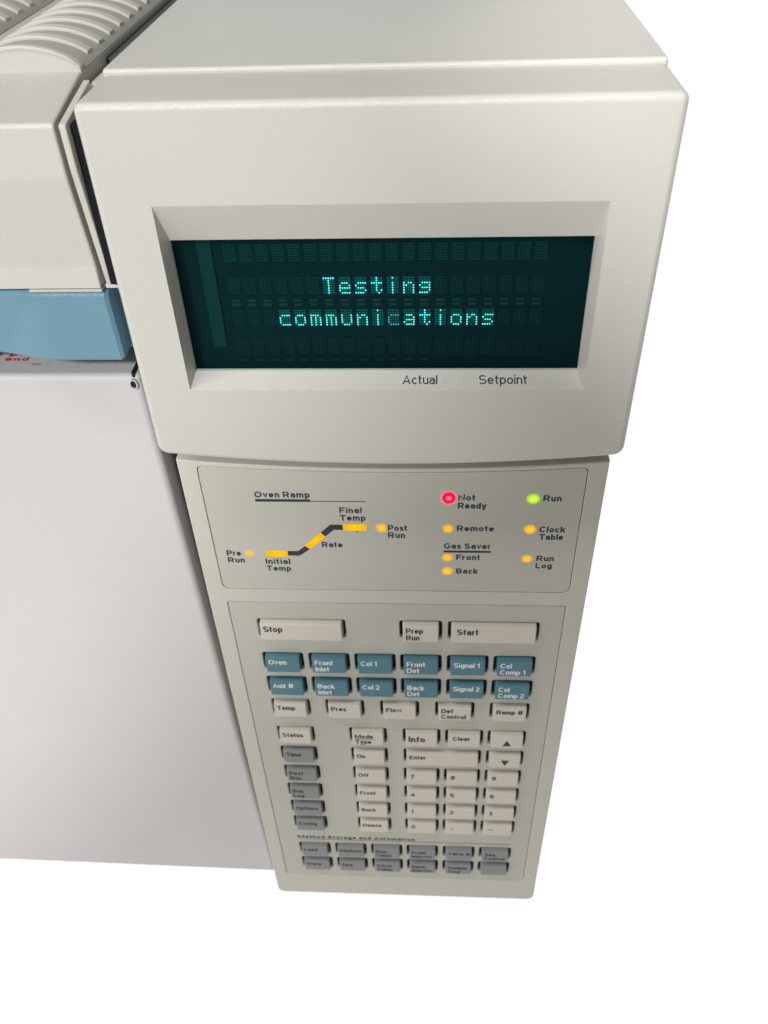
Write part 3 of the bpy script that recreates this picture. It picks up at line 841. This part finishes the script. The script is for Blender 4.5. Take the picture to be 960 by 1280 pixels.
def door():
    DX = -79.4; r = 2.2
    z0l, z0r = 17.0, 11.4
    mb = MB(); seg = 7
    outline = [(LX, z0l), (DX - 0.0, z0r), (DX, 339.5), (LX, 339.5)]
    def ring(d, y):
        pts = [(LX, z0l + d), (DX + 6.2 - d, z0r + d), (DX - d, 339.5 - d), (LX, 339.5 - d)]
        # rounded corners
        out = []
        out.append(pts[0]); out.append((pts[1][0] - 0.3, pts[1][1])); out.append((pts[1][0], pts[1][1] + 0.3))
        for q in range(5):
            a = math.radians(90 * q / 4); out.append((pts[2][0] - 1.5 + 1.5 * math.cos(a), pts[2][1] - 1.5 + 1.5 * math.sin(a)))
        out.append(pts[3])
        return mb.loop([(x, y, z) for x, z in out])
    prev = None
    for s in range(seg + 1):
        a = math.pi / 2 * s / seg
        L = ring(r * (1 - math.sin(a)), 5.0 + r * (1 - math.cos(a)))
        if prev is None: mb.cap(L)
        else: mb.bridge(prev, L)
        prev = L
    L = ring(0, 40); mb.bridge(prev, L); mb.cap(L, True)
    d = link('oven_door', mb.mesh(), M['door'], smooth=40, label='large light grey oven door with a rounded top edge')
    # small hinge hook at the door's upper right corner
    hk = MB(); n = 14; A = []; B = []
    cx, cy, cz = -81.6, 6.3, 336.6
    ring_o = [(cx + 1.3 * math.cos(2 * math.pi * q / n), cz + 1.95 * math.sin(2 * math.pi * q / n)) for q in range(n)]
    ring_i = [(cx + 0.95 * math.cos(2 * math.pi * q / n), cz + 1.5 * math.sin(2 * math.pi * q / n)) for q in range(n)]
    fo = hk.loop([(x, 4.2, z) for x, z in ring_o]); fi = hk.loop([(x, 4.2, z) for x, z in ring_i])
    bo = hk.loop([(x, 9, z) for x, z in ring_o]); bi = hk.loop([(x, 4.9, z) for x, z in ring_i])
    hk.bridge(fo, fi); hk.bridge(fo, bo); hk.bridge(fi, bi)
    link('door_hinge', hk.mesh(), M['door'], d, smooth=40, label='small hooked hinge eye at the door corner')
    hb = MB(); hb.cap(hb.loop([(x, 4.85, z) for x, z in ring_i])); hb.box(-81.9, -80.9, 5.5, 14, 338.5, 340.3)  # black disc and strip paint the shade in the hinge eye
    link('hinge_hole_shade', hb.mesh(), M['black'], d)
    # red-lettered label on the ledge above the door face
    st = MB(); o = rrect(-190, 9.4, -111.6, 33, 2.2)
    st.cap([st.add((x, y, 339.62)) for x, y in o])
    sk = link('warning_label', st.mesh(), M['sticker'], ROOT, label='pale grey label with red lettering on the door ledge')
    t = MB(); pl = lambda x, y, lift=0.0: (x, y, 339.68 + lift)
    lettering(t, 'to pre', -134.5, 17.0, 2.3, pl, width=17.5, bold=0.22)
    lettering(t, 'en and', -134.0, 14.0, 2.3, pl, width=15.2, bold=0.22)
    lettering(t, 'OPC', -116.7, 11.1, 1.2, pl, width=3.5, bold=0.2)
    link('legend', t.mesh(merge=False, recalc=False), M['ink_red'], sk)
door()

def body():
    b = MB(); b.box(LX, -74.2, 41, 230, 15, 423);  # added dark block, keeps the white world from showing through gaps
    link('body_backing', b.mesh(), M['frame'])
    c = MB(); c.box(-76.4, -60, 14, 60, 13, 372)  # added dark box, paints the shade seen beside the door
    link('gap_backing', c.mesh(), M['frame'])
body()

for o in SC.objects:
    if '_o' in o: del o['_o']
